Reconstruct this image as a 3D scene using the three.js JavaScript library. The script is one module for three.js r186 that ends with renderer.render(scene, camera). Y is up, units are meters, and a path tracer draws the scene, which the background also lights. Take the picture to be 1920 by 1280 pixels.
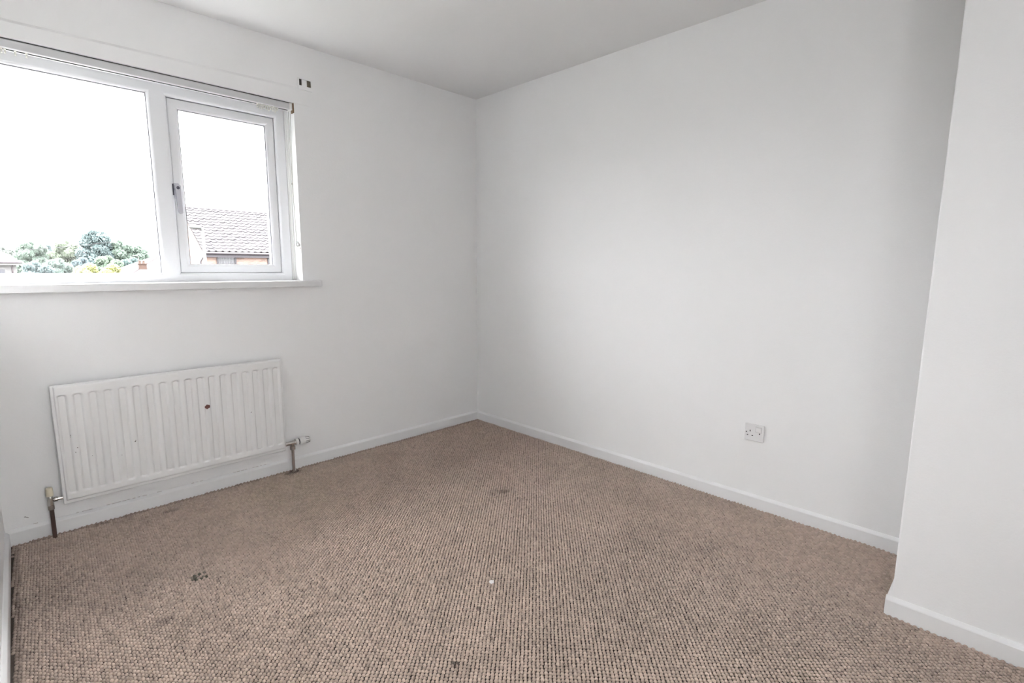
import * as THREE from 'three';
import { RoundedBoxGeometry } from 'three/addons/geometries/RoundedBoxGeometry.js';
import { mergeGeometries } from 'three/addons/utils/BufferGeometryUtils.js';

// ---------------------------------------------------------------- camera, sky, exposure
const scene = new THREE.Scene();
const camera = new THREE.PerspectiveCamera(67.655, 1920 / 1280, 0.02, 4000);
camera.position.set(-2.5889, 1.199, 2.9618);
camera.rotation.set(-0.14577, -0.7875, 0.00566, 'YXZ');
camera.updateMatrixWorld(true);

const renderer = new THREE.WebGLRenderer({ antialias: true });
renderer.toneMapping = THREE.LinearToneMapping;
renderer.toneMappingExposure = 2.22;
renderer.shadowMap.enabled = true;

const SKY = 19.2;                                  // zenith of a bright overcast white sky (CIE overcast: a third of that at the horizon)
{
  const w = 64, h = 32, d = new Float32Array(w * h * 4);
  for (let j = 0; j < h; j++) for (let i = 0; i < w; i++) {
    const up = Math.max(0, Math.sin(((j + 0.5) / h - 0.5) * Math.PI)), l = SKY * (1 + 2 * up) / 3;
    d.set([l * 0.985, l * 0.995, l * 1.02, 1], (j * w + i) * 4);
  }
  const sky = new THREE.DataTexture(d, w, h, THREE.RGBAFormat, THREE.FloatType);
  sky.mapping = THREE.EquirectangularReflectionMapping;
  sky.magFilter = THREE.LinearFilter;
  sky.needsUpdate = true;
  scene.background = sky;
}

// ---------------------------------------------------------------- helpers
const FILL_LAMP = 27.5;                                    // candela of the added fill lamp beyond the doorway behind the camera
function rng(seed) { let s = seed >>> 0; return () => { s = (s + 0x6d2b79f5) | 0; let t = Math.imul(s ^ (s >>> 15), 1 | s); t = (t + Math.imul(t ^ (t >>> 7), 61 | t)) ^ t; return ((t ^ (t >>> 14)) >>> 0) / 4294967296; }; }
const used = new Map();
function numbered(n) { const k = used.get(n) ?? 0; used.set(n, k + 1); return k ? n + '_' + String(k).padStart(3, '0') : n; }
function shade(o) { o.castShadow = true; o.receiveShadow = true; return o; }
function asGeo(g) { g = [].concat(g).map((x) => { x = x.index ? x.toNonIndexed() : x; for (const k of Object.keys(x.attributes)) if (!['position', 'normal', 'uv'].includes(k)) x.deleteAttribute(k); return x; }); return g.length > 1 ? mergeGeometries(g) : g[0]; }
function top(o, name, userData) { o.name = numbered(name); Object.assign(o.userData, userData); scene.add(o); return shade(o); }
function mesh(name, geo, mat, userData = {}) { return top(new THREE.Mesh(asGeo(geo), mat), name, userData); }
function group(name, pos, userData = {}) { const g = new THREE.Group(); g.position.set(...pos); return top(g, name, userData); }
function part(name, geo, mat, parent, label) {
  const m = new THREE.Mesh(asGeo(geo), mat); m.name = numbered(name); if (label) m.userData.label = label;
  parent.add(m); return shade(m);
}
function thing(name, label, category, pos = [0, 0, 0], grp) { const u = { label, category }; if (grp) u.group = grp; return group(name, pos, u); }
const rb = (x0, x1, y0, y1, z0, z1, r = 0.003, seg = 2) => new RoundedBoxGeometry(x1 - x0, y1 - y0, z1 - z0, seg, r).translate((x0 + x1) / 2, (y0 + y1) / 2, (z0 + z1) / 2);
const bx = (x0, x1, y0, y1, z0, z1) => new THREE.BoxGeometry(x1 - x0, y1 - y0, z1 - z0).translate((x0 + x1) / 2, (y0 + y1) / 2, (z0 + z1) / 2);
const cyl = (p, q, r0, r1 = r0, seg = 20) => {
  const a = new THREE.Vector3(...p), b = new THREE.Vector3(...q), d = b.clone().sub(a);
  const g = new THREE.CylinderGeometry(r1, r0, d.length(), seg, 1);
  g.applyQuaternion(new THREE.Quaternion().setFromUnitVectors(new THREE.Vector3(0, 1, 0), d.clone().normalize()));
  return g.translate(...a.add(b).multiplyScalar(0.5).toArray());
};
// lathe along an axis: pts = [[distance along, radius], ...]
const turned = (p, dir, pts, seg = 28) => {
  const g = new THREE.LatheGeometry(pts.map(([t, r]) => new THREE.Vector2(Math.max(r, 1e-5), t)), seg);
  g.applyQuaternion(new THREE.Quaternion().setFromUnitVectors(new THREE.Vector3(0, 1, 0), new THREE.Vector3(...dir).normalize()));
  return g.translate(...p);
};
// box-projected uv in metres
function metreUV(g) {
  g = asGeo(g); const p = g.attributes.position, n = g.attributes.normal, uv = new Float32Array(p.count * 2);
  for (let i = 0; i < p.count; i++) {
    const ax = Math.abs(n.getX(i)), ay = Math.abs(n.getY(i)), az = Math.abs(n.getZ(i));
    const [u, v] = ay >= ax && ay >= az ? [p.getX(i), p.getZ(i)] : ax >= az ? [p.getZ(i), p.getY(i)] : [p.getX(i), p.getY(i)];
    uv[i * 2] = u; uv[i * 2 + 1] = v;
  }
  g.setAttribute('uv', new THREE.BufferAttribute(uv, 2)); return g;
}
// four mitred rails round the rectangle; profile = closed polygon of [inset, z]
function mitred(x0, x1, y0, y1, profile) {
  const P = [], corner = (k, i) => [k === 0 || k === 3 ? x0 + i : x1 - i, k < 2 ? y0 + i : y1 - i];
  for (let k = 0; k < 4; k++) for (let j = 0; j < profile.length; j++) {
    const [ia, za] = profile[j], [ib, zb] = profile[(j + 1) % profile.length], n = (k + 1) % 4;
    const a = [...corner(k, ia), za], b = [...corner(n, ia), za], c = [...corner(n, ib), zb], d = [...corner(k, ib), zb];
    P.push(...a, ...b, ...c, ...a, ...c, ...d);
  }
  const g = new THREE.BufferGeometry(); g.setAttribute('position', new THREE.Float32BufferAttribute(P, 3));
  g.setAttribute('uv', new THREE.Float32BufferAttribute(new Float32Array(P.length / 3 * 2), 2)); g.computeVertexNormals(); return g;
}
// straight strip: 2-D profile [a, y] swept between two points on the floor plan
function strip(p, q, out, profile) {   // out = unit direction (x, z) away from the wall
  const P = [], at = (b, [a, y]) => [b[0] + out[0] * a, y, b[1] + out[1] * a];
  for (let j = 0; j < profile.length; j++) {
    const s = profile[j], t = profile[(j + 1) % profile.length], a = at(p, s), b = at(q, s), c = at(q, t), d = at(p, t);
    P.push(...a, ...b, ...c, ...a, ...c, ...d);
  }
  for (const b of [p, q]) for (let j = 1; j + 1 < profile.length; j++) P.push(...at(b, profile[0]), ...at(b, profile[j]), ...at(b, profile[j + 1]));
  const g = new THREE.BufferGeometry(); g.setAttribute('position', new THREE.Float32BufferAttribute(P, 3)); g.computeVertexNormals();
  g.setAttribute('uv', new THREE.Float32BufferAttribute(new Float32Array(P.length / 3 * 2), 2)); return metreUV(g);
}
// tileable value noise 0..1
function noiseField(n, cells, seed) {
  const r = rng(seed), v = Float32Array.from({ length: cells * cells }, r), out = new Float32Array(n * n), s = (t) => t * t * (3 - 2 * t);
  for (let y = 0; y < n; y++) for (let x = 0; x < n; x++) {
    const fx = x / n * cells, fy = y / n * cells, i = Math.floor(fx), j = Math.floor(fy), a = s(fx - i), b = s(fy - j);
    const q = (ii, jj) => v[(jj % cells) * cells + ii % cells];
    out[y * n + x] = (q(i, j) * (1 - a) + q(i + 1, j) * a) * (1 - b) + (q(i, j + 1) * (1 - a) + q(i + 1, j + 1) * a) * b;
  }
  return out;
}
function dataTex(n, f, srgb) {
  const d = new Uint8Array(n * n * 4);
  for (let i = 0; i < n * n; i++) { const c = f(i); d.set([c[0], c[1], c[2], 255], i * 4); }
  const t = new THREE.DataTexture(d, n, n); t.wrapS = t.wrapT = THREE.RepeatWrapping; t.magFilter = THREE.LinearFilter; t.minFilter = THREE.LinearFilter;
  if (srgb) t.colorSpace = THREE.SRGBColorSpace; t.needsUpdate = true; return t;
}
const lin = (r, g, b) => new THREE.Color().setRGB(r, g, b);
const M = (color, roughness = 0.5, extra = {}) => new THREE.MeshStandardMaterial({ color, roughness, ...extra });

// ---------------------------------------------------------------- materials
const n1 = noiseField(512, 160, 11), n2 = noiseField(512, 60, 12), n3 = noiseField(512, 9, 13);
const rollerBump = dataTex(512, (i) => { const v = 255 * (0.55 * n1[i] + 0.3 * n2[i] + 0.15 * n3[i]); return [v, v, v]; });
rollerBump.repeat.set(1.6, 1.6);
const wallPaint = M(lin(0.885, 0.886, 0.886), 0.75, { bumpMap: rollerBump, bumpScale: 0.0003 });
const ceilingPaint = M(lin(0.87, 0.868, 0.866), 0.9, { bumpMap: rollerBump, bumpScale: 0.0003 });
const glossPaint = M(lin(0.84, 0.842, 0.845), 0.35);
const upvc = M(lin(0.83, 0.84, 0.86), 0.3);
const radiatorPaint = M(lin(0.82, 0.82, 0.815), 0.35);
const chrome = M(lin(0.55, 0.53, 0.5), 0.25, { metalness: 1 });
const agedMetal = M(lin(0.30, 0.26, 0.23), 0.45, { metalness: 0.8 });
const brownPaint = M(lin(0.075, 0.045, 0.036), 0.5);
const paleBrownPaint = M(lin(0.21, 0.165, 0.145), 0.5);
const creamPlastic = M(lin(0.66, 0.60, 0.46), 0.45);
const whitePlastic = M(lin(0.80, 0.795, 0.78), 0.35);
const darkSlot = M(lin(0.02, 0.02, 0.02), 0.7);
const rubber = M(lin(0.05, 0.05, 0.055), 0.8);
const glass = new THREE.MeshPhysicalMaterial({ color: 0xffffff, roughness: 0, transmission: 1, thickness: 0, ior: 1.5, specularIntensity: 0.25 });

// ---------------------------------------------------------------- room shell (back corner = origin, window wall z = 0, right wall x = 0)
const H = 2.4, FRONT = 3.5, DEEP = 0.66, LEFT = (z) => -2.674 - 0.017 * z, NIB = 2.7535, NIBX = -0.4956;
const structure = { kind: 'structure' };
const WX0 = -2.668, WX1 = -1.338, WY0 = 1.078, WY1 = 2.088;      // window opening
mesh('floor', metreUV(bx(-3.0, 0.3, -0.16, 0, -0.3, FRONT + 0.5)), M(lin(0.06, 0.045, 0.038), 0.95), structure);
mesh('ceiling', metreUV(bx(-3.0, 0.3, H, H + 0.15, -0.3, FRONT + DEEP - 0.12)), ceilingPaint, structure);
const wallBack = mesh('wall_back', metreUV([
  bx(-3.0, WX0, 0, H, -0.28, 0), bx(WX1, 0.3, 0, H, -0.28, 0), bx(WX0, WX1, 0, WY0, -0.28, 0), bx(WX0, WX1, WY1, H, -0.28, 0)]), wallPaint, structure);
mesh('wall_right', metreUV(bx(0, 0.2, 0, H, 0, FRONT + 0.5)), wallPaint, structure);
const DX0 = -2.66, DX1 = -1.92, DH = 2.08;          // added doorway behind the camera, made deep to keep fill light off the projection
mesh('wall_front', metreUV([bx(-3.0, DX0, 0, H, FRONT, FRONT + DEEP), bx(DX1, 0, 0, H, FRONT, FRONT + DEEP), bx(DX0, DX1, DH, H, FRONT, FRONT + DEEP)]), wallPaint, structure);
{
  const s = new THREE.Shape([[LEFT(0), 0], [LEFT(FRONT), -FRONT], [-2.95, -FRONT], [-2.95, 0]].map((p) => new THREE.Vector2(...p)));
  mesh('wall_left', metreUV(new THREE.ExtrudeGeometry(s, { depth: H, bevelEnabled: false }).rotateX(-Math.PI / 2)), wallPaint, structure);
}
{ // boxed-in projection on the right: rounded plaster arris
  const s = new THREE.Shape(), r = 0.006; s.moveTo(0, -FRONT); s.lineTo(NIBX, -FRONT); s.lineTo(NIBX, -NIB - r); s.quadraticCurveTo(NIBX, -NIB, NIBX + r, -NIB); s.lineTo(0, -NIB); s.closePath();
  mesh('wall_projection', metreUV(new THREE.ExtrudeGeometry(s, { depth: H, bevelEnabled: false, curveSegments: 6 }).rotateX(-Math.PI / 2)), wallPaint, structure);
}
const SK = [[0, 0], [0.015, 0], [0.015, 0.058], [0.0135, 0.061], [0.003, 0.07], [0, 0.0705]];
mesh('baseboard_back', strip([LEFT(0), 0], [0, 0], [0, 1], SK), glossPaint, structure);
mesh('baseboard_right', strip([0, 0.015], [0, NIB], [-1, 0], SK), glossPaint, structure);
mesh('baseboard_projection', [strip([NIBX, NIB - 0.015], [NIBX, FRONT], [-1, 0], SK), strip([NIBX, NIB], [0, NIB], [0, -1], SK)], glossPaint, structure);
mesh('baseboard_left', strip([LEFT(0.015), 0.015], [LEFT(FRONT), FRONT], [1, 0.017], SK.map(([a, y]) => [a * 0.85, y])), glossPaint, structure);

// painted batten above the window, faired into the plaster towards the corner
{
  const N = 24, P = [], X0 = LEFT(0), X1 = -1.237;
  const sec = (t) => { const x = X0 + (X1 - X0) * t, d = 0.0095 - 0.0065 * t, y = 2.148 + 0.024 * t; return [[x, WY1, 0], [x, WY1, d], [x, y - 0.006, d], [x, y + 0.006, 0]]; };
  for (let i = 0; i < N; i++) { const a = sec(i / N), b = sec((i + 1) / N); for (let j = 0; j < 3; j++) P.push(...a[j], ...b[j], ...b[j + 1], ...a[j], ...b[j + 1], ...a[j + 1]); }
  const e = sec(1); P.push(...e[0], ...e[1], ...e[2], ...e[0], ...e[2], ...e[3]);
  const g = new THREE.BufferGeometry(); g.setAttribute('position', new THREE.Float32BufferAttribute(P, 3)); g.setAttribute('uv', new THREE.Float32BufferAttribute(new Float32Array(P.length / 3 * 2), 2)); g.computeVertexNormals();
  mesh('trim_1', metreUV(g), wallPaint, structure);
}
// small wear on the window wall
{
  const chip = M(lin(0.20, 0.13, 0.075), 0.8), scuff = M(lin(0.33, 0.31, 0.30), 0.9), crack = M(lin(0.50, 0.47, 0.44), 0.9);
  part('exposed_wood', rb(-1.3425, -1.3365, 2.035, 2.086, -0.028, 0.0012, 0.001), chip, wallBack, 'bare brown wood at the reveal corner');
  const mark = (x, y, w, h, a) => new THREE.CircleGeometry(1, 9).scale(w, h, 1).rotateZ(a).translate(x, y, 0.0006);
  part('scuff_mark', [mark(-2.602, 0.109, 0.008, 0.0014, -0.5), mark(-2.607, 0.112, 0.003, 0.002, 0)], scuff, wallBack, 'small grey scuffs in the paint');
  const r = rng(41);
  for (const [x0, x1] of [[-2.605, -2.565], [-2.46, -2.38], [-2.33, -2.12], [-1.98, -1.93], [-1.78, -1.60]]) {
    const q = []; for (let x = x0; x < x1; x += 0.02) if (r() < 0.75) q.push(bx(x, x + 0.008 + 0.012 * r(), 0.0707 + 0.0008 * r(), 0.0716 + 0.001 * r(), 0, 0.0031 + 0.0003 * r()));
    if (q.length) part('paint_crack', q, crack, wallBack, 'thin broken crack above the skirting');
  }
}

// ---------------------------------------------------------------- unlit pendant lamp, its bulb just reaching into the top of the frame
{
  const t = thing('pendant_lamp', 'unlit pendant bulb, its tip just showing at the top of the ceiling', 'lamp', [-1.142, H, 1.832]);
  part('ceiling_rose', turned([0, 0, 0], [0, -1, 0], [[0, 0.045], [0.012, 0.043], [0.022, 0.03], [0.026, 0.006], [0.026, 0]], 24), whitePlastic, t);
  part('flex', cyl([0, -0.02, 0], [0, -0.17, 0], 0.003, 0.003, 8), whitePlastic, t);
  part('lamp_holder', turned([0, -0.16, 0], [0, -1, 0], [[0, 0], [0, 0.010], [0.012, 0.019], [0.055, 0.020], [0.056, 0]], 20), whitePlastic, t);
  part('bulb', turned([0, -0.215, 0], [0, -1, 0], [[0, 0.013], [0.018, 0.015], [0.04, 0.026], [0.06, 0.030], [0.078, 0.026], [0.089, 0.014], [0.093, 0]], 24), M(lin(0.7, 0.68, 0.66), 0.3), t);
}
// ---------------------------------------------------------------- doorway and landing behind the camera, added unseen to fill the room with light
{
  const LZ0 = FRONT + DEEP, LZ1 = FRONT + 1.6, LX0 = -3.7, LX1 = -0.3;
  const lightWall = M(lin(0.87, 0.865, 0.86), 0.8);
  mesh('wall_landing', metreUV([bx(LX0 - 0.1, LX1 + 0.1, 0, H, LZ1, LZ1 + 0.1), bx(LX0 - 0.1, LX0, 0, H, LZ0 - 0.12, LZ1), bx(LX1, LX1 + 0.1, 0, H, LZ0, LZ1), bx(LX0, -3.0, 0, H, LZ0 - 0.12, LZ0)]), lightWall, structure);
  mesh('ceiling_landing', metreUV(bx(LX0 - 0.1, LX1 + 0.1, H, H + 0.12, LZ0 - 0.12, LZ1 + 0.1)), ceilingPaint, structure);
  mesh('floor_landing', metreUV(bx(LX0 - 0.1, LX1 + 0.1, -0.16, 0, LZ0, LZ1 + 0.1)), M(lin(0.45, 0.40, 0.36), 0.9), structure);
  const t = thing('added_fill_lamp', 'round opal fill lamp added on the unseen landing behind the doorway', 'lamp', [-1.25, H, LZ0 + 0.75]);
  part('lamp_base', turned([0, 0, 0], [0, -1, 0], [[0, 0.10], [0.018, 0.10], [0.022, 0.095], [0.022, 0]], 32), whitePlastic, t);
  part('lamp_shade', turned([0, -0.02, 0], [0, -1, 0], [[0, 0.095], [0.004, 0.135], [0.03, 0.155], [0.07, 0.145], [0.105, 0.10], [0.122, 0.04], [0.125, 0]], 36), M(lin(0.8, 0.79, 0.77), 0.4, { emissive: lin(0.97, 0.98, 1), emissiveIntensity: 2 }), t);
  const l = new THREE.PointLight(lin(0.97, 0.98, 1), FILL_LAMP); l.name = 'fill_light'; l.position.set(0, -0.085, 0); l.castShadow = true; l.shadow.radius = 3.2; t.add(l);  // added fill light, aimed through the doorway by way of the landing walls
}
// ---------------------------------------------------------------- window
const win = group('window_1', [0, 0, 0], structure);
const FZ = -0.10, FX0 = WX0 + 0.002, FX1 = -1.357, FY0 = 1.113, FY1 = 2.083;
const FR = (w, zf, zb) => [[0, zb], [0, zf], [w - 0.022, zf], [w - 0.016, zf - 0.001], [w - 0.004, zf - 0.007], [w, zf - 0.013], [w, zb]];
{
  // outer frame: the members differ in width, so each is built on its own rectangle
  const z = FZ, zb = FZ - 0.065, MX0 = -2.0025, MX1 = -1.920, IX0 = -2.594, IX1 = -1.410, IY0 = 1.157, IY1 = 2.014;
  const rail = (x0, x1, y0, y1) => bx(x0, x1, y0, y1, zb, z);
  const e = 0.0;  // flat members first, then rounded glazing edges
  part('window_frame', [rail(FX0, IX0 - 0.014, FY0, FY1), rail(IX1 + 0.014, FX1, FY0, FY1), rail(IX0 - 0.014, IX1 + 0.014, FY0, IY0 - 0.014), rail(IX0 - 0.014, IX1 + 0.014, IY1 + 0.014, FY1)], upvc, win);
  part('mullion', [rail(MX0 + 0.014, MX1 - 0.014, IY0 - 0.014, IY1 + 0.014)], upvc, win);
  const edge = [[0, z], [0.004, z - 0.0008], [0.009, z - 0.003], [0.014, z - 0.008], [0.014, zb], [0, zb]];
  part('glazing_bead', mitred(IX0 - 0.014, MX0 + 0.014, IY0 - 0.014, IY1 + 0.014, edge), upvc, win);
  part('frame_rebate', mitred(MX1 - 0.014, IX1 + 0.014, IY0 - 0.014, IY1 + 0.014, edge), upvc, win);
  const gasket = (x0, x1, y0, y1, zz) => [bx(x0, x0 + 0.003, y0, y1, zz - 0.006, zz), bx(x1 - 0.003, x1, y0, y1, zz - 0.006, zz), bx(x0 + 0.003, x1 - 0.003, y1 - 0.003, y1, zz - 0.006, zz)];
  part('window_gasket', gasket(IX0, MX0, IY0, IY1, z - 0.0085), M(lin(0.20, 0.20, 0.22), 0.7), win);
  part('window_pane', bx(IX0 - 0.006, MX0 + 0.006, IY0 - 0.006, IY1 + 0.006, z - 0.0155, z - 0.0145), glass, win);
  // opening sash, set back a little inside the frame
  const zs = z - 0.012, S = [MX1 + 0.002, IX1 - 0.002, IY0 + 0.002, IY1 - 0.003];
  const sash = part('sash', mitred(...S, [[0, zs - 0.05], [0, zs - 0.002], [0.003, zs], [0.030, zs], [0.039, zs - 0.002], [0.045, zs - 0.006], [0.045, zs - 0.05]]), upvc, win);
  part('sash_gasket', gasket(S[0] + 0.045, S[1] - 0.045, S[2] + 0.045, S[3] - 0.045, zs - 0.0065), M(lin(0.20, 0.20, 0.22), 0.7), sash);
  part('sash_pane', bx(S[0] + 0.04, S[1] - 0.04, S[2] + 0.04, S[3] - 0.04, zs - 0.0135, zs - 0.0125), glass, sash);
  part('sash_seal', mitred(S[0] - 0.001, S[1] + 0.001, S[2] - 0.001, S[3] + 0.001, [[-0.004, zs - 0.020], [0.002, zs - 0.018], [0.002, zs - 0.03], [-0.004, zs - 0.03]]), rubber, sash);
  // handle on the left stile of the sash
  const hx = -1.9075, zh = zs;
  const base = part('window_handle', [rb(hx - 0.0135, hx + 0.0135, 1.53, 1.605, zh - 0.001, zh + 0.010, 0.005, 3), turned([hx, 1.580, zh + 0.009], [0, 0, 1], [[0, 0.0125], [0.010, 0.0125], [0.013, 0.0105], [0.014, 0]]),
    (() => { const s = new THREE.Shape(); s.moveTo(-0.011, 0.012); s.quadraticCurveTo(0, 0.02, 0.011, 0.012); s.lineTo(0.0085, -0.118); s.quadraticCurveTo(0, -0.126, -0.0085, -0.118); s.closePath();
      return new THREE.ExtrudeGeometry(s, { depth: 0.010, bevelEnabled: true, bevelSize: 0.002, bevelThickness: 0.002, bevelSegments: 2, curveSegments: 8 }).rotateZ(0.03).translate(hx + 0.002, 1.578, zh + 0.020); })()],
  M(lin(0.50, 0.50, 0.54), 0.3, { metalness: 0.85 }), sash, 'polished metal lever handle');
  base.userData.label = 'polished metal lever handle';
  part('lock_button', [turned([hx + 0.001, 1.580, zh + 0.031], [0, 0, 1], [[0, 0.0075], [0.003, 0.0075], [0.004, 0.006], [0.004, 0]]), bx(hx - 0.019, hx - 0.0135, 1.545, 1.60, zh + 0.001, zh + 0.012)], M(lin(0.08, 0.08, 0.1), 0.3, { metalness: 0.6 }), sash, 'dark key lock in the handle');
  // cover strip between frame and plaster
  part('cover_strip', [rb(FX1 + 0.0015, WX1 + 0.001, FY0 + 0.002, FY1, FZ - 0.02, FZ + 0.006, 0.004), rb(FX1 + 0.010, WX1 + 0.001, FY0 + 0.004, FY1, FZ, FZ + 0.014, 0.004)], M(lin(0.80, 0.80, 0.785), 0.4), win);
  part('frame_packer', bx(WX0, WX1, FY0, FY1 + 0.01, FZ - 0.08, FZ - 0.066), upvc, win);
  const hole = win.children[win.children.length - 1]; win.remove(hole);
  part('frame_packer', mitred(WX0 - 0.002, WX1 + 0.002, WY0, WY1 + 0.002, [[0, FZ - 0.025], [0.04, FZ - 0.025], [0.04, FZ - 0.06], [0, FZ - 0.06]]), M(lin(0.3, 0.29, 0.28), 0.9), win);
}
{ // sill board with a nosing and a short horn past the reveal
  const s = new THREE.Shape(), x1 = -1.240, r = 0.012; s.moveTo(WX0, 0.30); s.lineTo(WX0, -0.043); s.lineTo(x1 - r, -0.043); s.quadraticCurveTo(x1, -0.043, x1, -0.043 + r); s.lineTo(x1, 0.0); s.lineTo(WX1, 0.0); s.lineTo(WX1, 0.12); s.lineTo(WX0, 0.12); s.closePath();
  const sh = new THREE.Shape([[WX0, 0.125], [WX0, -0.040], [x1 - r, -0.040], [x1 - 0.003, -0.037], [x1, -0.028], [x1, 0.001], [WX1 - 0.0005, 0.001], [WX1 - 0.0005, 0.125]].map((p) => new THREE.Vector2(...p)));
  const g = new THREE.ExtrudeGeometry(sh, { depth: 0.028, bevelEnabled: true, bevelSize: 0.0035, bevelThickness: 0.0035, bevelSegments: 3, curveSegments: 8 }).rotateX(-Math.PI / 2).translate(0, 1.0815, 0);
  mesh('window_sill', metreUV(g), M(lin(0.77, 0.77, 0.772), 0.4), structure);
}

// ---------------------------------------------------------------- vertical blind headrail and its cord
{
  const t = thing('blind_headrail', 'white vertical blind headrail without slats along the window top, its cord down the right reveal', 'headrail', [0, 0, 0]);
  const x0 = WX0 + 0.004, x1 = -1.345, yb = 2.050, yt = 2.0835, z0 = -0.050, z1 = -0.004, sm = -0.027, sw = 0.0055;
  const prof = [[z0, yb], [sm - sw, yb], [sm - sw, yb + 0.020], [sm + sw, yb + 0.020], [sm + sw, yb], [z1 - 0.002, yb], [z1, yb + 0.002], [z1, yt - 0.003], [z1 - 0.003, yt], [z0, yt]];
  const sh = new THREE.Shape(prof.map(([z, y]) => new THREE.Vector2(-z, y)));
  part('rail', new THREE.ExtrudeGeometry(sh, { depth: x1 - x0 - 0.012, bevelEnabled: false }).rotateY(Math.PI / 2).translate(x0, 0, 0), M(lin(0.62, 0.62, 0.63), 0.35), t);
  part('slot_lining', [bx(x0, x1 - 0.012, yb - 0.0004, yb + 0.020, sm - sw - 0.0004, sm - sw + 0.0012), bx(x0, x1 - 0.012, yb - 0.0004, yb + 0.020, sm + sw - 0.0012, sm + sw + 0.0004), bx(x0, x1 - 0.012, yb + 0.018, yb + 0.0195, sm - sw, sm + sw)], darkSlot, t);
  part('shadow_gap_bar', bx(x0, x1, yt + 0.0005, WY1 - 0.0002, z0 + 0.004, z1 - 0.004), M(lin(0.06, 0.058, 0.055), 0.8), t, 'dark bar standing in for the shadow gap above the rail');  // dark colour stands in for the shade between rail and lintel
  part('end_cap', rb(x1 - 0.014, x1, yb - 0.002, yt + 0.001, z0 - 0.001, z1 + 0.001, 0.002), whitePlastic, t);
  const clear = M(lin(0.72, 0.71, 0.66), 0.35);
  const hook = (x, h) => part('carrier_hook', [rb(x - 0.0028, x + 0.0028, yb - h, yb + 0.012, sm - 0.003, sm + 0.003, 0.001, 1), turned([x - 0.003, yb - h, sm], [1, 0, 0], [[0, 0], [0, 0.006], [0.0055, 0.006], [0.006, 0]], 10), rb(x - 0.0035, x + 0.0035, yb - 0.004, yb + 0.004, sm - 0.012, sm + 0.012, 0.001, 1)], clear, t, 'translucent slat carrier');
  for (let i = 0; i < 9; i++) hook(-1.520 + i * 0.0115, 0.012 + 0.004 * ((i * 7) % 3));
  for (const x of [-1.418, -2.415, -2.448, -2.488, -2.478]) hook(x, 0.011);
  const c = new THREE.Group(); c.name = 'control_cord'; c.userData.label = 'thin looped control cord with a clear weight'; t.add(c);
  const tube = (pts, r) => new THREE.TubeGeometry(new THREE.CatmullRomCurve3(pts.map((p) => new THREE.Vector3(...p))), 40, r, 6);
  const cordM = M(lin(0.34, 0.32, 0.29), 0.8);
  part('cord_strand', tube([[-1.349, 2.052, -0.046], [-1.3475, 1.85, -0.05], [-1.346, 1.6, -0.052], [-1.345, 1.33, -0.040]], 0.0013), cordM, c);
  part('cord_strand', tube([[-1.3455, 2.052, -0.030], [-1.345, 1.85, -0.042], [-1.345, 1.6, -0.050], [-1.345, 1.33, -0.037]], 0.0013), cordM, c);
  part('cord_weight', [turned([-1.347, 1.338, -0.037], [0, -1, 0], [[0, 0.003], [0.004, 0.009], [0.014, 0.012], [0.026, 0.010], [0.032, 0.004], [0.034, 0]], 16)], M(lin(0.62, 0.63, 0.62), 0.15), c, 'clear plastic weight');
  part('weight_clip', turned([-1.340, 1.318, -0.018], [-1, 0, 0], [[0, 0.009], [0.008, 0.009], [0.010, 0.006], [0.010, 0]], 12), M(lin(0.5, 0.5, 0.49), 0.3), c);
  part('cord_screw', turned([-1.339, 1.298, -0.008], [-1, 0, 0], [[0, 0.005], [0.003, 0.004], [0.003, 0]], 10), agedMetal, c);
  part('cord_joint', turned([-1.3485, 1.665, -0.052], [0, -1, 0], [[0, 0.001], [0.002, 0.003], [0.010, 0.003], [0.012, 0.001]], 8), cordM, c);
}

// ---------------------------------------------------------------- curtain bracket above the right end of the window
{
  const t = thing('curtain_bracket', 'small white painted curtain bracket with two open slots on the wall above the window', 'bracket', [-1.27, 2.195, 0]);
  const s = new THREE.Shape([[-0.037, -0.028], [0.037, -0.028], [0.037, 0.032], [-0.037, 0.032]].map((p) => new THREE.Vector2(...p)));
  const u = new THREE.Path([[-0.034, -0.008], [-0.0175, -0.008], [-0.0175, 0.0235], [0.009, 0.0235], [0.009, -0.009], [0.034, -0.009], [0.034, 0.027], [-0.034, 0.027]].map((p) => new THREE.Vector2(...p)));
  s.holes.push(u);
  part('bracket_plate', new THREE.ExtrudeGeometry(s, { depth: 0.0045, bevelEnabled: true, bevelSize: 0.0008, bevelThickness: 0.0008, bevelSegments: 1 }).translate(0, 0, 0.004), wallPaint, t);
  part('bracket_edge', [bx(-0.0375, -0.036, -0.028, 0.032, 0.0005, 0.0085), bx(0.036, 0.0375, -0.028, 0.032, 0.0005, 0.0085), bx(-0.037, 0.037, 0.031, 0.0325, 0.0005, 0.0085), bx(-0.037, 0.037, -0.0285, -0.027, 0.0005, 0.0085)], wallPaint, t);
  part('slot_back', [bx(-0.036, 0.0, -0.010, 0.029, 0.0005, 0.0025)], M(lin(0.07, 0.062, 0.055), 0.7), t);
  part('slot_back', [bx(0.0, 0.036, -0.010, 0.029, 0.0005, 0.0025)], M(lin(0.17, 0.145, 0.105), 0.7), t);
}

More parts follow.
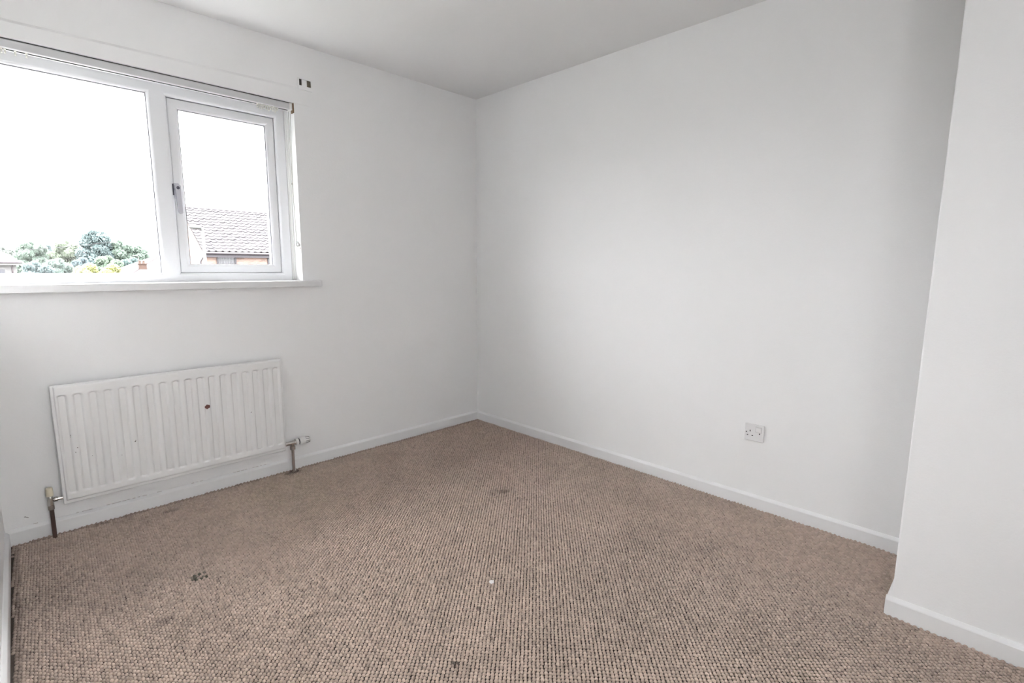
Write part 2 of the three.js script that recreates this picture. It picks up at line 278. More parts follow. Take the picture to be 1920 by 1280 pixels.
// ---------------------------------------------------------------- radiator
{
  const X0 = -2.480, X1 = -1.512, Y0 = 0.146, Y1 = 0.682, ZF = 0.071;
  const t = thing('radiator', 'white pressed steel panel radiator with a chipped front, on the wall under the window', 'radiator', [0, 0, 0]);
  const NF = 18, F0 = -2.4450, FP = (1.5485 - 2.4450) / -(NF - 1), sst = (a, b, x) => { const q = Math.min(1, Math.max(0, (x - a) / (b - a))); return q * q * (3 - 2 * q); };
  // front sheet: flat border, eighteen pressed flutes
  const EL = 0.009, ER = 0.004, EB = 0.015, W = X1 - X0 - EL - ER, h = Y1 - Y0 - 0.010, nx = NF * 14, ny = 40, P = [], I = [], xs = [], ys = [];
  for (let i = 0; i <= nx; i++) xs.push(X0 + EL + W * i / nx);
  const yl = 0.196, yh = 0.634;
  for (const y of [0, 0.08, 0.2, 0.4, 0.7, 1]) ys.push(Y0 + EB + (yl - 0.010 - Y0 - EB) * y);
  for (let k = 1; k <= 10; k++) ys.push(yl - 0.010 + 0.020 * k / 10);
  for (let k = 1; k <= 12; k++) ys.push(yl + 0.010 + (yh - yl - 0.020) * k / 12);
  for (let k = 1; k <= 10; k++) ys.push(yh - 0.010 + 0.020 * k / 10);
  for (const y of [0.4, 0.75, 0.88, 0.95, 1]) ys.push(yh + 0.010 + (Y1 - 0.003 - yh - 0.010) * y);
  const depth = (x, y) => {
    const k = Math.round((x - F0) / FP); let d = 0;
    if (k >= 0 && k < NF) { const u = Math.abs(x - F0 - k * FP); d = 0.0115 * (1 - sst(0.005, 0.0195, u)) * sst(yl - 0.007, yl + 0.006, y - 0.003 * (u / 0.02) ** 2) * (1 - sst(yh - 0.006, yh + 0.006, y + 0.003 * (u / 0.02) ** 2)); }
    const e = Math.min(x - X0 - EL, X1 - ER - x, y - Y0 - EB, Y1 - 0.003 - y); return d + 0.011 * (1 - Math.sqrt(Math.max(0, 1 - (1 - Math.min(1, e / 0.007)) ** 2)));
  };
  for (const y of ys) for (const x of xs) P.push(x, y, ZF - depth(x, y));
  const w = xs.length;
  for (let j = 0; j + 1 < ys.length; j++) for (let i = 0; i < nx; i++) { const a = j * w + i; I.push(a, a + 1, a + w + 1, a, a + w + 1, a + w); }
  const g = new THREE.BufferGeometry(); g.setAttribute('position', new THREE.Float32BufferAttribute(P, 3)); g.setAttribute('uv', new THREE.Float32BufferAttribute(new Float32Array(P.length / 3 * 2), 2)); g.setIndex(I); g.computeVertexNormals();
  const panel = part('front_panel', g, radiatorPaint, t);
  part('back_panel', [rb(X0, X1, Y0, Y1 - 0.001, ZF - 0.024, ZF - 0.0075, 0.004, 3), rb(X0 + 0.02, X1 - 0.02, Y0 + 0.02, Y1 - 0.02, ZF - 0.034, ZF - 0.015, 0.006)], radiatorPaint, t);
  part('wall_bracket', [bx(X0 + 0.16, X0 + 0.19, Y0 + 0.03, Y1 - 0.06, 0.0005, ZF - 0.03)], radiatorPaint, t);
  part('wall_bracket', [bx(X1 - 0.19, X1 - 0.16, Y0 + 0.03, Y1 - 0.06, 0.0005, ZF - 0.03)], radiatorPaint, t);
  const rust = M(lin(0.13, 0.05, 0.04), 0.85), speck = M(lin(0.10, 0.085, 0.075), 0.8), r = rng(5);
  const blot = (x, y, s, n = 9) => {
    const sh = new THREE.Shape(); for (let i = 0; i < n; i++) { const a = i / n * 6.283, q = s * (0.75 + 0.45 * r()); sh[i ? 'lineTo' : 'moveTo'](Math.cos(a) * q, Math.sin(a) * q); }
    return new THREE.ExtrudeGeometry(sh, { depth: 0.0006, bevelEnabled: false }).translate(x, y, ZF - depth(x, y) - 0.0002);
  };
  part('paint_chip', blot(-1.8945, 0.481, 0.0118, 11), rust, panel, 'rust-red chip in the white paint');
  for (const [x, y, q] of [[-2.435, 0.47, .002], [-2.43, 0.455, .0022], [-2.43, 0.448, .002], [-2.412, 0.395, .002], [-2.42, 0.375, .0018], [-2.365, 0.345, .0014], [-2.205, 0.372, .0026], [-2.203, 0.377, .002], [-2.19, 0.398, .0016], [-1.688, 0.41, .0026], [-1.60, 0.21, .0028], [-1.61, 0.222, .0016], [-2.26, 0.32, .0015], [-2.30, 0.16, .002]]) part('paint_fleck', blot(x, y, q, 6), speck, panel, 'dark fleck of chipped paint');
}
// lockshield valve with its brown pipe, left of the radiator
{
  const x = -2.5215, z = 0.050, t = thing('lockshield_valve', 'capped radiator valve on a dark brown floor pipe, left of the white radiator', 'valve', [x, 0, z]);
  part('pipe', cyl([0, 0, 0], [0, 0.140, 0], 0.0078), brownPaint, t, 'dark brown painted pipe');
  part('compression_nut', turned([0, 0.134, 0], [0, 1, 0], [[0, 0.0085], [0.001, 0.0122], [0.016, 0.0122], [0.019, 0.0095], [0.019, 0]], 6), agedMetal, t);
  part('valve_body', [turned([0, 0.151, 0], [0, 1, 0], [[0, 0.008], [0.004, 0.0108], [0.028, 0.0108], [0.036, 0.009], [0.048, 0.009], [0.048, 0]], 20), cyl([0, 0.177, 0], [0.022, 0.177, 0], 0.0065)], chrome, t);
  part('union_nut', [turned([0.011, 0.177, 0], [1, 0, 0], [[0, 0.007], [0.001, 0.0108], [0.013, 0.0108], [0.015, 0.008], [0.015, 0]], 6), cyl([0.024, 0.177, 0], [0.048, 0.177, 0], 0.0085)], chrome, t);
  part('valve_cap', turned([0, 0.196, 0], [0, 1, 0], [[0, 0.0115], [0.001, 0.0132], [0.034, 0.0122], [0.037, 0.0112], [0.038, 0.009], [0.0375, 0.005], [0.035, 0.004], [0.035, 0]], 28), creamPlastic, t, 'cream plastic cap');
}
// thermostatic valve, right of the radiator
{
  const x = -1.4715, z = 0.050, y = 0.178, t = thing('thermostatic_valve', 'white thermostatic valve lying sideways on a brown floor pipe, right of the radiator', 'valve', [x, 0, z]);
  part('pipe', cyl([0, 0, 0], [0, 0.142, 0], 0.0076), paleBrownPaint, t, 'brown painted pipe');
  part('paint_fleck', [[0.0075, 0.028, 0.010], [0.0078, 0.014, 0.006]].map(([a, b, s]) => new THREE.SphereGeometry(1, 8, 6).scale(0.0022, s, 0.003).translate(a, b, 0.0045)), whitePlastic, t, 'flake of white paint on the pipe');
  part('compression_nut', turned([0, 0.137, 0], [0, 1, 0], [[0, 0.010], [0.001, 0.0145], [0.020, 0.0145], [0.024, 0.012], [0.024, 0]], 6), agedMetal, t);
  part('valve_body', [turned([-0.044, y, 0], [1, 0, 0], [[0, 0], [0, 0.0135], [0.010, 0.0135], [0.011, 0.0105], [0.030, 0.0115], [0.056, 0.0125], [0.058, 0.016], [0.064, 0.016], [0.065, 0.0]], 18), cyl([0, 0.158, 0], [0, y, 0], 0.0115)], chrome, t);
  part('base_ring', turned([0.018, y, 0], [1, 0, 0], [[0, 0], [0, 0.0185], [0.002, 0.020], [0.013, 0.021], [0.015, 0.019], [0.015, 0]], 28), whitePlastic, t);
  part('gap_ring', turned([0.032, y, 0], [1, 0, 0], [[0, 0.0175], [0.008, 0.0175]], 24), rubber, t);
  const head = part('valve_head', turned([0.039, y, 0], [1, 0, 0], [[0, 0], [0, 0.0205], [0.003, 0.0225], [0.026, 0.0222], [0.031, 0.0205], [0.060, 0.0168], [0.063, 0.0152], [0.064, 0.0]], 36), whitePlastic, t);
  for (const a of [0.35, 1.0, 1.65, 2.3]) part('head_slot', bx(-0.013, 0.013, -0.0014, 0.0014, -0.001, 0.001).rotateZ(-0.11).translate(0.085, 0.0186, 0).rotateX(a).translate(0, y, 0), darkSlot, head);
  part('pipe_collar', [new THREE.TorusGeometry(0.019, 0.0055, 6, 18).rotateX(Math.PI / 2).scale(1.15, 0.9, 0.9).translate(0.0, 0.003, 0.002)], M(lin(0.10, 0.075, 0.065), 0.95), t, 'frayed collar round the pipe foot');
}

// ---------------------------------------------------------------- wall socket
{
  const t = thing('wall_socket', 'single white switched three-pin socket low on the right wall', 'socket', [0, 0.389, 2.0945]);
  t.rotation.y = -Math.PI / 2;                      // local +z comes out of the wall, local x = along the wall away from the window
  part('face_plate', rb(-0.0455, 0.0455, -0.0435, 0.0435, 0, 0.0095, 0.0045, 4), M(lin(0.80, 0.797, 0.795), 0.3), t);
  const rim = part('switch_surround', mitred(0.0055, 0.0365, 0.004, 0.034, [[0, 0.0090], [0.0003, 0.0098], [0.0018, 0.0098], [0.0022, 0.0080], [0, 0.0080]]), M(lin(0.62, 0.615, 0.61), 0.35), t);
  part('rocker', (() => { const g = rb(-0.0125, 0.0125, -0.012, 0.012, -0.003, 0.003, 0.0015, 2); return g.rotateX(0.12).translate(0.021, 0.019, 0.0098); })(), M(lin(0.82, 0.817, 0.815), 0.3), t);
  const hole = (x, y, w, h) => part('pin_hole', bx(x - w / 2, x + w / 2, y - h / 2, y + h / 2, 0.0092, 0.0097), darkSlot, t);
  hole(-0.019, 0.0075, 0.0042, 0.0085); hole(-0.0305, -0.0155, 0.0068, 0.0042); hole(-0.0075, -0.0155, 0.0068, 0.0042);
  for (const x of [-0.037, 0.026]) part('fixing_screw', turned([x, -0.001, 0.0093], [0, 0, 1], [[0, 0.0032], [0.0006, 0.003], [0.0008, 0]], 12), darkSlot, t);
}

// ---------------------------------------------------------------- carpet: looped pile on a diagonal grid
{
  const A = 0.01225, ang = -0.735, ca = Math.cos(ang), sa = Math.sin(ang), r = rng(77), list = [];
  const nA = noiseField(256, 12, 31), nB = noiseField(256, 40, 32), nC = noiseField(256, 5, 33), nz = (f, x, z, s) => f[(Math.floor(((z * s) % 1 + 1) % 1 * 256)) * 256 + Math.floor(((x * s) % 1 + 1) % 1 * 256)];
  for (let i = -400; i <= 400; i++) for (let j = -400; j <= 400; j++) {
    const x = (i * ca - j * sa) * A - 1.35, z = (i * sa + j * ca) * A + 1.7;
    if (x < LEFT(z) + 0.0165 + 0.004 * r() || x > -0.013 || z < 0.013 + 0.003 * r() || z > FRONT || (z > NIB - 0.013 && x > NIBX - 0.013)) continue;
    list.push([x, z]);
  }
  const loop = asGeo(new THREE.SphereGeometry(1, 8, 5, 0, Math.PI * 2, 0, Math.PI * 0.62));
  const pile = new THREE.InstancedMesh(loop, M(lin(1, 1, 1), 0.95), list.length), m = new THREE.Matrix4(), q = new THREE.Quaternion(), e = new THREE.Euler(), c = new THREE.Color();
  // stains: [x, z, radius x, radius z, darkness, greenish]
  const stains = [[-2.150, 0.802, 0.022, 0.007, 0.62, 1], [-2.145, 0.834, 0.024, 0.007, 0.62, 1], [-2.168, 0.820, 0.008, 0.014, 0.6, 1], [-0.778, 1.104, 0.030, 0.022, 0.45, 0], [-0.80, 1.07, 0.06, 0.02, 0.15, 0], [-2.10, 0.112, 0.035, 0.018, 0.3, 0], [-2.36, 0.045, 0.03, 0.012, 0.3, 0], [-2.31, 1.02, 0.04, 0.02, 0.22, 0], [-1.484, 0.06, 0.05, 0.02, 0.55, 0], [-1.72, 1.86, 0.012, 0.012, 0.7, 0], [-1.50, 1.72, 0.01, 0.01, 0.6, 0]];
  list.forEach(([x, z], k) => {
    const s = 0.93 + 0.16 * r();
    e.set((r() - 0.5) * 0.5, -ang + 0.75 + (r() - 0.5) * 0.7, (r() - 0.5) * 0.5); q.setFromEuler(e);
    m.compose(new THREE.Vector3(x + (r() - 0.5) * 0.0022, -0.0005, z + (r() - 0.5) * 0.0022), q, new THREE.Vector3(0.0069 * s, 0.0072 * (0.85 + 0.3 * r()), 0.0057 * s));
    pile.setMatrixAt(k, m);
    let v = 0.80 + 0.22 * (r() - 0.5) + 0.09 * (nz(nA, x, z, 0.45) - 0.5) + 0.10 * (nz(nB, x, z, 0.5) - 0.5) + 0.06 * (nz(nC, x, z, 0.3) - 0.5), gr = 0;
    for (const [sx, sz, ax, az, d, g] of stains) { const u = ((x - sx) / ax) ** 2 + ((z - sz) / az) ** 2; if (u < 1.6) { const f = d * Math.min(1, 1.6 - u); v *= 1 - f; gr = Math.max(gr, g * f); } }
    const edge = Math.min(x - LEFT(z) - 0.016, z - 0.015); if (edge < 0.022) v *= 0.72;     // darker rows along the left and back skirting
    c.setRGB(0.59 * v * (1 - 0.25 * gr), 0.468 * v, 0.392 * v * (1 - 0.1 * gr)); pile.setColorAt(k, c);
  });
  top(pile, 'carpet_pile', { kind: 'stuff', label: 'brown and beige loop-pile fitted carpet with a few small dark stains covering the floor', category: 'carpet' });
  const l = thing('fluff', 'small white speck of fluff lying on the brown carpet', 'fluff', [-1.368, 0.006, 1.644]), g = new THREE.IcosahedronGeometry(1, 2), p = g.attributes.position, v = new THREE.Vector3();
  for (let i = 0; i < p.count; i++) { v.fromBufferAttribute(p, i); const f = 1 + 0.22 * Math.sin(v.x * 7 + 1) * Math.cos(v.z * 9) + 0.15 * Math.sin(v.y * 11 + v.x * 5); p.setXYZ(i, v.x * 0.0085 * f, v.y * 0.0045 * f, v.z * 0.010 * f); }
  g.computeVertexNormals(); part('fibre_ball', g, M(lin(0.78, 0.77, 0.77), 1), l);
}

// ================================================================ outside
const GROUND = -2.8;
const OUT = 0.16, out = (r, g, b) => lin(r * OUT, g * OUT, b * OUT);   // outdoor colours darkened so the bright sky does not blow them out

mesh('ground', metreUV(bx(-400, 600, GROUND - 0.5, GROUND, -1200, -0.6)), M(lin(0.05, 0.052, 0.042), 1), structure);
const pixel = (px, py, z) => {                     // point on the plane at that z, seen at a pixel of the photograph
  const v = new THREE.Vector3(px / 960 - 1, 1 - py / 640, 0.5); camera.updateProjectionMatrix(); v.unproject(camera).sub(camera.position);
  return camera.position.clone().addScaledVector(v, (z - camera.position.z) / v.z);
};
// ---- unseen roof overhang, added to keep high sky light off the sill and frame
mesh('added_eaves', [bx(-5.5, 4.5, 2.45, 2.47, -0.68, -0.28), bx(-5.5, 4.5, 2.40, 2.62, -0.70, -0.68), new THREE.CylinderGeometry(0.055, 0.055, 10, 12).rotateZ(Math.PI / 2).translate(-0.5, 2.56, -0.76)], M(out(0.8, 0.8, 0.8), 0.6), structure);
// ---- brick house opposite
{
  const HX0 = 4.62, HX1 = 13.0, EY = 1.86, ZF = -25.3, ZR = -28.8, RY = 4.12, ZB = ZR - 3.5;
  const t = thing('brick_house', 'red brick house with a weathered tiled gable roof seen through the opening sash', 'house', [0, 0, 0]);
  const cv = document.createElement('canvas'); cv.width = cv.height = 512; const cx = cv.getContext('2d'), r = rng(9);
  cx.fillStyle = '#b09c92'; cx.fillRect(0, 0, 512, 512);
  for (let j = 0; j < 32; j++) for (let i = 0; i < 12; i++) { const k = 0.85 + 0.3 * r(); cx.fillStyle = `rgb(${152 * k | 0},${118 * k | 0},${106 * k | 0})`; cx.fillRect(i * 42.67 + (j % 2) * 21.3, j * 16 + 1, 40.5, 13); if (j % 2) cx.fillRect(i * 42.67 - 21.3, j * 16 + 1, 40.5, 13); }
  const bt = new THREE.CanvasTexture(cv); bt.colorSpace = THREE.SRGBColorSpace; bt.wrapS = bt.wrapT = THREE.RepeatWrapping; bt.repeat.set(1 / 2.7, 1 / 2.4);
  const brick = M(lin(0.30, 0.32, 0.32), 0.9, { map: bt });
  const gable = new THREE.Shape([[ZF, GROUND], [ZB, GROUND], [ZB, EY], [ZR, RY - 0.1], [ZF, EY]].map(([z, y]) => new THREE.Vector2(-z, y)));
  part('brick_wall', metreUV(new THREE.ExtrudeGeometry(gable, { depth: HX1 - HX0, bevelEnabled: false }).rotateY(Math.PI / 2).translate(HX0, 0, 0)), brick, t);
  // roof: boards underneath, interlocking tiles above
  const len = Math.hypot(3.5 + 0.16, RY - EY + 0.10), pitch = Math.atan2(RY - EY + 0.10, 3.66), EZ = ZF + 0.16, EYR = EY - 0.07;
  const deck = (dir) => new THREE.BoxGeometry(HX1 - HX0 + 0.2, 0.06, len).translate(0, 0, -len / 2).rotateX(dir * pitch);
  part('roof_deck', [deck(1).translate((HX0 + HX1) / 2, EYR, EZ), deck(1).rotateY(Math.PI).translate((HX0 + HX1) / 2, EYR, 2 * ZR - EZ)], M(out(0.12, 0.09, 0.085), 0.9), t);
  const rows = 15, TW = 0.3, TL = len / rows, cols = Math.ceil((HX1 - HX0 + 0.2) / TW), cross = [[-0.5, 0.03], [-0.36, 0.012], [-0.1, 0.0], [0.14, 0.012], [0.30, 0.052], [0.42, 0.052], [0.52, 0.028]];
  const tileGeo = (() => {
    const P = [], n = cross.length, pt = (k, v, lift) => [cross[k][0] * TW, cross[k][1] + lift, v];
    for (let k = 0; k + 1 < n; k++) { const a = pt(k, 0, 0.038), b = pt(k + 1, 0, 0.038), c = pt(k + 1, -TL - 0.04, 0.012), d = pt(k, -TL - 0.04, 0.012), a2 = pt(k, 0, 0.018), b2 = pt(k + 1, 0, 0.018); P.push(...a, ...b, ...c, ...a, ...c, ...d, ...a2, ...b2, ...b, ...a2, ...b, ...a); }
    const g = new THREE.BufferGeometry(); g.setAttribute('position', new THREE.Float32BufferAttribute(P, 3)); g.setAttribute('uv', new THREE.Float32BufferAttribute(new Float32Array(P.length / 3 * 2), 2)); g.computeVertexNormals(); return g.rotateX(pitch);
  })();
  const tones = [[0.066, 0.050, 0.057], [0.075, 0.059, 0.065], [0.056, 0.043, 0.051], [0.088, 0.073, 0.077], [0.115, 0.102, 0.104], [0.046, 0.037, 0.043]].map((c) => M(out(...c), 0.9)), pick = [0, 0, 0, 1, 1, 1, 2, 2, 3, 3, 4, 5], far = [];
  for (let j = 0; j < rows; j++) for (let i = 0; i < cols; i++) {
    const x = HX0 - 0.1 + (i + 0.5) * TW, s = j * TL, y = EYR + 0.03 + Math.sin(pitch) * s, z = EZ - Math.cos(pitch) * s, tone = tones[pick[Math.floor(r() * pick.length)]];
    if (i < 18) { const q = part('roof_tile', tileGeo, tone, t); q.geometry = tileGeo; q.position.set(x, y + (r() - 0.5) * 0.012, z); q.rotation.z = (r() - 0.5) * 0.03; }
    else far.push(tileGeo.clone().translate(x, y, z));
  }
  const rest = part('roof_tiling', far, tones[0], t); rest.userData.kind = 'stuff';
  for (let i = 0; i < 19; i++) part('ridge_tile', new THREE.CylinderGeometry(0.11, 0.11, 0.44, 10, 1, false, -Math.PI / 2, Math.PI).rotateZ(Math.PI / 2).rotateX(Math.PI / 2 - Math.PI / 2).translate(HX0 + 0.12 + i * 0.45, RY + 0.02, ZR), tones[1 + (i % 3)], t);
  part('fascia', bx(HX0 - 0.1, HX1, EYR - 0.22, EYR + 0.02, EZ - 0.04, EZ), M(out(0.055, 0.035, 0.055), 0.6), t);
  part('gutter', new THREE.CylinderGeometry(0.06, 0.06, HX1 - HX0 + 0.1, 10, 1, false).rotateZ(Math.PI / 2).translate((HX0 + HX1) / 2, EYR - 0.02, EZ + 0.06), M(out(0.12, 0.09, 0.11), 0.5), t);
  part('soffit', bx(HX0 - 0.05, HX1, EYR - 0.22, EYR - 0.19, ZF, EZ - 0.04), M(out(0.10, 0.07, 0.09), 0.7), t);
  part('downpipe', [cyl([HX0 - 0.03, EYR - 0.08, EZ + 0.02], [HX0 - 0.22, EYR - 0.42, ZF + 0.1], 0.035), cyl([HX0 - 0.22, EYR - 0.42, ZF + 0.1], [HX0 - 0.22, GROUND, ZF + 0.1], 0.035)], M(out(0.05, 0.035, 0.05), 0.5), t);
  const house_window = (x0, x1, y0, y1, slats) => {
    const f = part('window_frame', [bx(x0, x1, y1 - 0.10, y1, ZF - 0.03, ZF + 0.05), bx(x0, x0 + 0.07, y0, y1, ZF - 0.03, ZF + 0.05), bx(x1 - 0.07, x1, y0, y1, ZF - 0.03, ZF + 0.05), bx(x0, x1, y0, y0 + 0.08, ZF - 0.03, ZF + 0.05), bx(x0, x1, y1 - 0.46, y1 - 0.40, ZF - 0.02, ZF + 0.04)], M(out(0.05, 0.035, 0.05), 0.6), t);
    part('pane', bx(x0 + 0.05, x1 - 0.05, y0 + 0.05, y1 - 0.05, ZF + 0.001, ZF + 0.006), M(out(0.055, 0.055, 0.075), 0.15), f);
    for (let i = 0; i < slats; i++) part('blind_slat', bx(x0 + 0.10 + i * 0.072, x0 + 0.142 + i * 0.072, y0 + 0.09, y1 - 0.12, ZF + 0.008, ZF + 0.014), M(out(0.30, 0.30, 0.31), 0.8), f);
  };
  house_window(5.13, 6.02, 0.62, 1.66, 10); house_window(7.52, 8.30, 0.95, 1.66, 7);
}
// ---- street lamps
function streetLamp(x, z, topY, label, tone) {
  const t = thing('street_lamp', label, 'street lamp', [x, GROUND, z]), h = topY - GROUND;
  part('lamp_post', [turned([0, 0, 0], [0, 1, 0], [[0, 0.10], [1.0, 0.10], [1.05, 0.07], [h - 0.25, 0.05], [h - 0.1, 0.045]], 12)], tone, t);
  part('lamp_arm', new THREE.TubeGeometry(new THREE.QuadraticBezierCurve3(new THREE.Vector3(0, h - 0.12, 0), new THREE.Vector3(0, h, 0), new THREE.Vector3(-0.16, h, 0)), 8, 0.04, 8), tone, t);
  part('lamp_head', new THREE.SphereGeometry(1, 14, 8).scale(0.22, 0.055, 0.10).translate(-0.22, h + 0.01, 0), tone, t);
}
streetLamp(2.76, -18, 2.50, 'pale street lamp standing in front of the brick house', M(out(0.30, 0.30, 0.30), 0.6));
streetLamp(pixel(259, 480, -53).x, -53, pixel(259, 480, -53).y, 'distant street lamp above the chimney beside the trees', M(out(0.24, 0.24, 0.22), 0.6));
// ---- white rendered house at the far left
{
  const t = thing('rendered_house', 'white rendered house with a hipped slate roof at the far left of the view', 'house', [0, 0, 0]);
  const Z = -35, x1 = -1.82, x0 = -9.5, ey = 1.18, zb = Z - 7, white = M(out(0.55, 0.54, 0.53), 0.9), slate = M(out(0.115, 0.105, 0.13), 0.9), brown = M(out(0.10, 0.06, 0.075), 0.7);
  part('house_wall', bx(x0, x1, GROUND, ey, zb, Z), white, t);
  const ax = x1 + 0.2, bx0 = x0 - 0.2, zf = Z + 0.25, zr = zb - 0.25, rx = ax - 3.4, ry = ey + 2.5, zm = (zf + zr) / 2, P = [];
  const tri = (...v) => P.push(...v.flat());
  const A = [ax, ey + 0.08, zf], B = [ax, ey + 0.08, zr], C = [bx0, ey + 0.08, zr], D = [bx0, ey + 0.08, zf], R = [rx, ry, zm], L = [bx0 + 3.4, ry, zm];
  tri(D, A, R, D, R, L); tri(A, B, R); tri(B, C, L, B, L, R); tri(C, D, L); tri(D, C, B, D, B, A);
  const g = new THREE.BufferGeometry(); g.setAttribute('position', new THREE.Float32BufferAttribute(P, 3)); g.setAttribute('uv', new THREE.Float32BufferAttribute(new Float32Array(P.length / 3 * 2), 2)); g.computeVertexNormals();
  const roof = part('hip_roof', g, slate, t);
  part('hip_capping', cyl(A, R, 0.06, 0.06, 8), white, roof);
  part('hip_capping', cyl(B, R, 0.06, 0.06, 8), white, roof);
  part('fascia', bx(bx0, ax, ey - 0.05, ey + 0.07, zf - 0.05, zf + 0.01), white, t);
  part('gutter', bx(bx0, ax + 0.03, ey + 0.06, ey + 0.11, zf, zf + 0.08), brown, t);
  part('downpipe', cyl([-1.99, GROUND, Z + 0.06], [-1.99, ey, Z + 0.06], 0.035, 0.035, 8), brown, t);
  const f = part('window_frame', [bx(-3.5, -2.2, 0.1, 0.98, Z - 0.02, Z + 0.04)], white, t);
  part('pane', bx(-3.42, -2.27, 0.18, 0.92, Z + 0.041, Z + 0.05), M(out(0.06, 0.06, 0.095), 0.3), f);
}
// ---- roof and chimney below the trees
{
  const t = thing('chimney_house', 'low tiled roof with an orange brick chimney beside the mullion, in front of the trees', 'house', [0, 0, 0]);
  const Z = -40, tile = M(out(0.175, 0.15, 0.155), 0.9), P = [], A = [3.7, 0.60, Z + 1], B = [12, 0.60, Z + 1], C = [12, 2.1, Z - 4], R = [6.6, 2.1, Z - 4], D = [3.7, 0.60, Z - 9], E = [12, 0.60, Z - 9];
  P.push(...A, ...B, ...C, ...A, ...C, ...R, ...A, ...R, ...D, ...D, ...R, ...C, ...D, ...C, ...E);
  const g = new THREE.BufferGeometry(); g.setAttribute('position', new THREE.Float32BufferAttribute(P, 3)); g.setAttribute('uv', new THREE.Float32BufferAttribute(new Float32Array(P.length / 3 * 2), 2)); g.computeVertexNormals();
  part('hip_roof', g, tile, t);
  part('hip_capping', cyl(A, R, 0.09, 0.09, 8), M(out(0.20, 0.15, 0.15), 0.9), t);
  part('house_wall', bx(3.9, 11.8, GROUND, 0.6, Z - 8.8, Z + 0.8), M(out(0.2, 0.13, 0.11), 0.9), t);
  const ch = part('chimney_stack', [bx(4.32, 4.76, 0.4, 1.22, Z - 0.4, Z + 0.1), bx(4.28, 4.80, 1.22, 1.28, Z - 0.44, Z + 0.14)], M(out(0.24, 0.135, 0.095), 0.9), t, 'orange brick chimney stack');
  for (const x of [4.42, 4.64]) part('chimney_pot', turned([x, 1.27, Z - 0.15], [0, 1, 0], [[0, 0.08], [0.16, 0.065], [0.17, 0.08], [0.2, 0.08]], 12), M(out(0.26, 0.15, 0.10), 0.9), ch);
}
// ---- overhead wire
mesh('overhead_wire', new THREE.TubeGeometry(new THREE.CatmullRomCurve3([[-4.4, 1.82, -32], [-2.28, 1.845, -32], [-1.43, 1.892, -32], [-0.44, 2.01, -32], [0.61, 2.165, -32], [1.6, 2.34, -32], [3.2, 2.7, -32], [9.0, 4.3, -32.5]].map((p) => new THREE.Vector3(...p))), 80, 0.014, 5), M(out(0.07, 0.075, 0.08), 0.8), { label: 'thin dark overhead wire crossing in front of the trees', category: 'wire' });

// ---- trees
const leaf = (() => { const g = new THREE.PlaneGeometry(1, 1, 2, 1), p = g.attributes.position; for (let i = 0; i < p.count; i++) p.setZ(i, -0.3 * Math.abs(p.getX(i))); g.computeVertexNormals(); return asGeo(g); })();
const leafM = new THREE.MeshPhysicalMaterial({ color: lin(1, 1, 1), roughness: 0.95, side: THREE.DoubleSide, transmission: 0.5, thickness: 0, specularIntensity: 0.2 });
const barkM = M(out(0.06, 0.05, 0.045), 1);
function tree(name, label, category, px, topY, z, halfW, lowY, col, seed, o = {}) {
  const r = rng(seed), x = px, t = thing(name, label, category, [x, GROUND, z], o.group), H = topY - GROUND, low = lowY - GROUND;
  part('trunk', [turned([0, 0, 0], [0, 1, 0], [[0, 0.22], [low, 0.15], [H * 0.85, 0.03]], 8)], barkM, t);
  const lobes = [], N = o.lobes ?? 16;
  for (let k = 0; k < N; k++) {
    const v = (k + 0.5) / N, y = low + (H - low) * v, w = halfW * Math.sqrt(Math.max(0.06, 1 - Math.pow(Math.abs(v - (o.wide ?? 0.4)) / (v > (o.wide ?? 0.4) ? 1 - (o.wide ?? 0.4) : (o.wide ?? 0.4) + 0.25), 2)));
    const a = k * 2.4 + r(), d = w * (0.45 + 0.35 * r()); lobes.push([Math.cos(a) * d, y - 0.06 * H, Math.sin(a) * d * 0.8, Math.max(0.25, w * (0.42 + 0.22 * r()))]);
  }
  const n = Math.round((o.leaves ?? 2600) * 2.6), S = o.size ?? 0.18, im = new THREE.InstancedMesh(leaf, leafM, n), m = new THREE.Matrix4(), q = new THREE.Quaternion(), e = new THREE.Euler(), c = new THREE.Color();
  for (let i = 0; i < n; i++) {
    const L = lobes[Math.floor(r() * N)], th = r() * 6.283, cz = 2 * r() - 1, sz = Math.sqrt(1 - cz * cz), f = L[3] * (0.72 + 0.32 * r());
    let y = L[1] + cz * f * (o.flat ?? 0.85); if (y > H) y = H - r() * 0.3;
    e.set(r() * 3, r() * 6.3, r() * 3); q.setFromEuler(e); const s = S * (0.6 + 0.8 * r());
    m.compose(new THREE.Vector3(L[0] + Math.cos(th) * sz * f, y, L[2] + Math.sin(th) * sz * f), q, new THREE.Vector3(s * (o.long ?? 1), s, s)); im.setMatrixAt(i, m);
    const b = 0.88 + 0.24 * r(); c.setRGB(col[0] * b * 0.84, col[1] * b * 0.84, col[2] * b * 0.84); im.setColorAt(i, c);
  }
  im.name = numbered('foliage'); im.userData.kind = 'stuff'; t.add(shade(im)); return t;
}
const G = { blue: [0.150, 0.195, 0.192], mid: [0.160, 0.205, 0.168], lime: [0.19, 0.225, 0.165], pale: [0.21, 0.235, 0.21] };  // greens paled and greyed to put distance haze into the leaf colour
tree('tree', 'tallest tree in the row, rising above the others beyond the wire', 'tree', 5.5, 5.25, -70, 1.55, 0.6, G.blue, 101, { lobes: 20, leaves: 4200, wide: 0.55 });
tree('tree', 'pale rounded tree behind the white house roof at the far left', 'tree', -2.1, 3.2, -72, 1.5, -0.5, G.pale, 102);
tree('tree', 'bright green tree between the pale tree and the middle of the row', 'tree', 0.1, 3.75, -70, 1.55, -0.5, G.mid, 103, { leaves: 3600 });
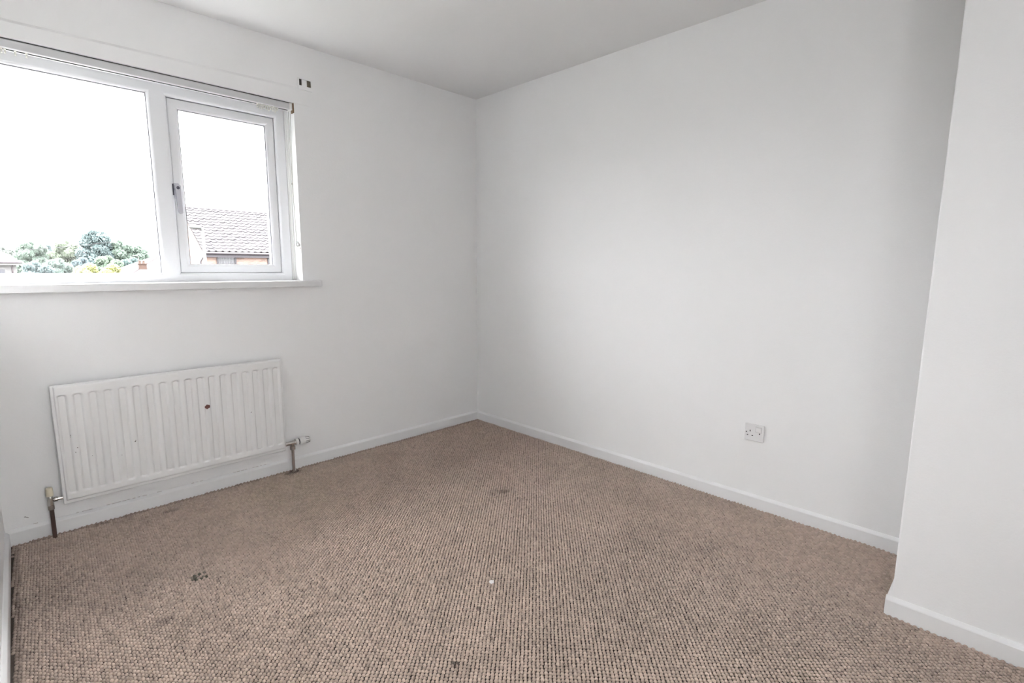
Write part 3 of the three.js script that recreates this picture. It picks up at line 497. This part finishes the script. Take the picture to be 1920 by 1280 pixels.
tree('tree', 'bluish tree in the middle of the row, its crown round and dark', 'tree', 1.6, 3.55, -73, 1.25, -0.5, G.blue, 104);
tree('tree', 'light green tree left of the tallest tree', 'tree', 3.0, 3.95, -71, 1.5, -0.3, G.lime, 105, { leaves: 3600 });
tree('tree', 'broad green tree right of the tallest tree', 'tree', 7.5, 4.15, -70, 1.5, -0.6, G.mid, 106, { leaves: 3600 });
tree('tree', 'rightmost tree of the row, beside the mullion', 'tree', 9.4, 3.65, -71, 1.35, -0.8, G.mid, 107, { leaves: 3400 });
tree('bush', 'dark bluish bush beside the white house wall', 'bush', -0.55, 1.5, -50, 1.15, -2.0, G.blue, 108, { leaves: 3000 });
tree('bush', 'grey-green bush below the middle of the wire', 'bush', 0.9, 1.75, -52, 1.3, -2.0, [0.16, 0.205, 0.18], 109, { leaves: 3200 });
tree('bush', 'dark shrub behind the left half of the yellow bush', 'bush', 2.6, 1.9, -54, 1.15, -2.0, [0.13, 0.17, 0.178], 110, { leaves: 2800 });
tree('bush', 'green bush behind the right half of the yellow bush', 'bush', 4.6, 2.1, -55, 1.4, -2.0, [0.165, 0.215, 0.16], 111, { leaves: 3200 });
tree('bush', 'bluish bush behind the orange chimney', 'bush', 6.4, 1.95, -56, 1.5, -2.0, [0.14, 0.19, 0.18], 112, { leaves: 3200 });
tree('conifer_bush', 'feathery yellow-green bush just above the window frame', 'bush', 0.55, 1.25, -30, 0.62, -0.6, [0.32, 0.335, 0.15], 113, { leaves: 2200, size: 0.11, long: 2.2, lobes: 14, group: 'two yellow-green bushes' }).userData.label = 'feathery yellow-green bush just above the window frame, left of its twin';
delete scene.children[scene.children.length - 1].userData.group;
tree('conifer_bush', 'feathery yellow-green bush just above the window frame, nearer the orange chimney', 'bush', 1.55, 1.22, -30.4, 0.70, -0.6, [0.33, 0.34, 0.16], 114, { leaves: 2200, size: 0.11, long: 2.2, lobes: 14 });
// ---- far hill and field
{
  const ridge = (name, x0, x1, z, base, hgt, col, seed) => {
    const P = [], n = 60, r = rng(seed), y = (t) => base + hgt * (0.5 + 0.35 * Math.sin(t * 5.1 + seed) + 0.15 * Math.sin(t * 17 + seed)) ;
    for (let i = 0; i < n; i++) { const a = i / n, b = (i + 1) / n, xa = x0 + (x1 - x0) * a, xb = x0 + (x1 - x0) * b, A = [xa, GROUND, z], B = [xb, GROUND, z], C = [xb, y(b), z - 120], D = [xa, y(a), z - 120], E = [xb, GROUND, z - 260], F = [xa, GROUND, z - 260]; P.push(...A, ...B, ...C, ...A, ...C, ...D, ...D, ...C, ...E, ...D, ...E, ...F); }
    const g = new THREE.BufferGeometry(); g.setAttribute('position', new THREE.Float32BufferAttribute(P, 3)); g.setAttribute('uv', new THREE.Float32BufferAttribute(new Float32Array(P.length / 3 * 2), 2)); g.computeVertexNormals();
    return mesh(name, g, M(out(...col), 1), structure);
  };
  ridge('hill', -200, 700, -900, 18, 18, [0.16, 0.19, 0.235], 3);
  ridge('field', -150, 500, -520, 5, 8, [0.20, 0.215, 0.16], 4);
}
renderer.render(scene, camera);
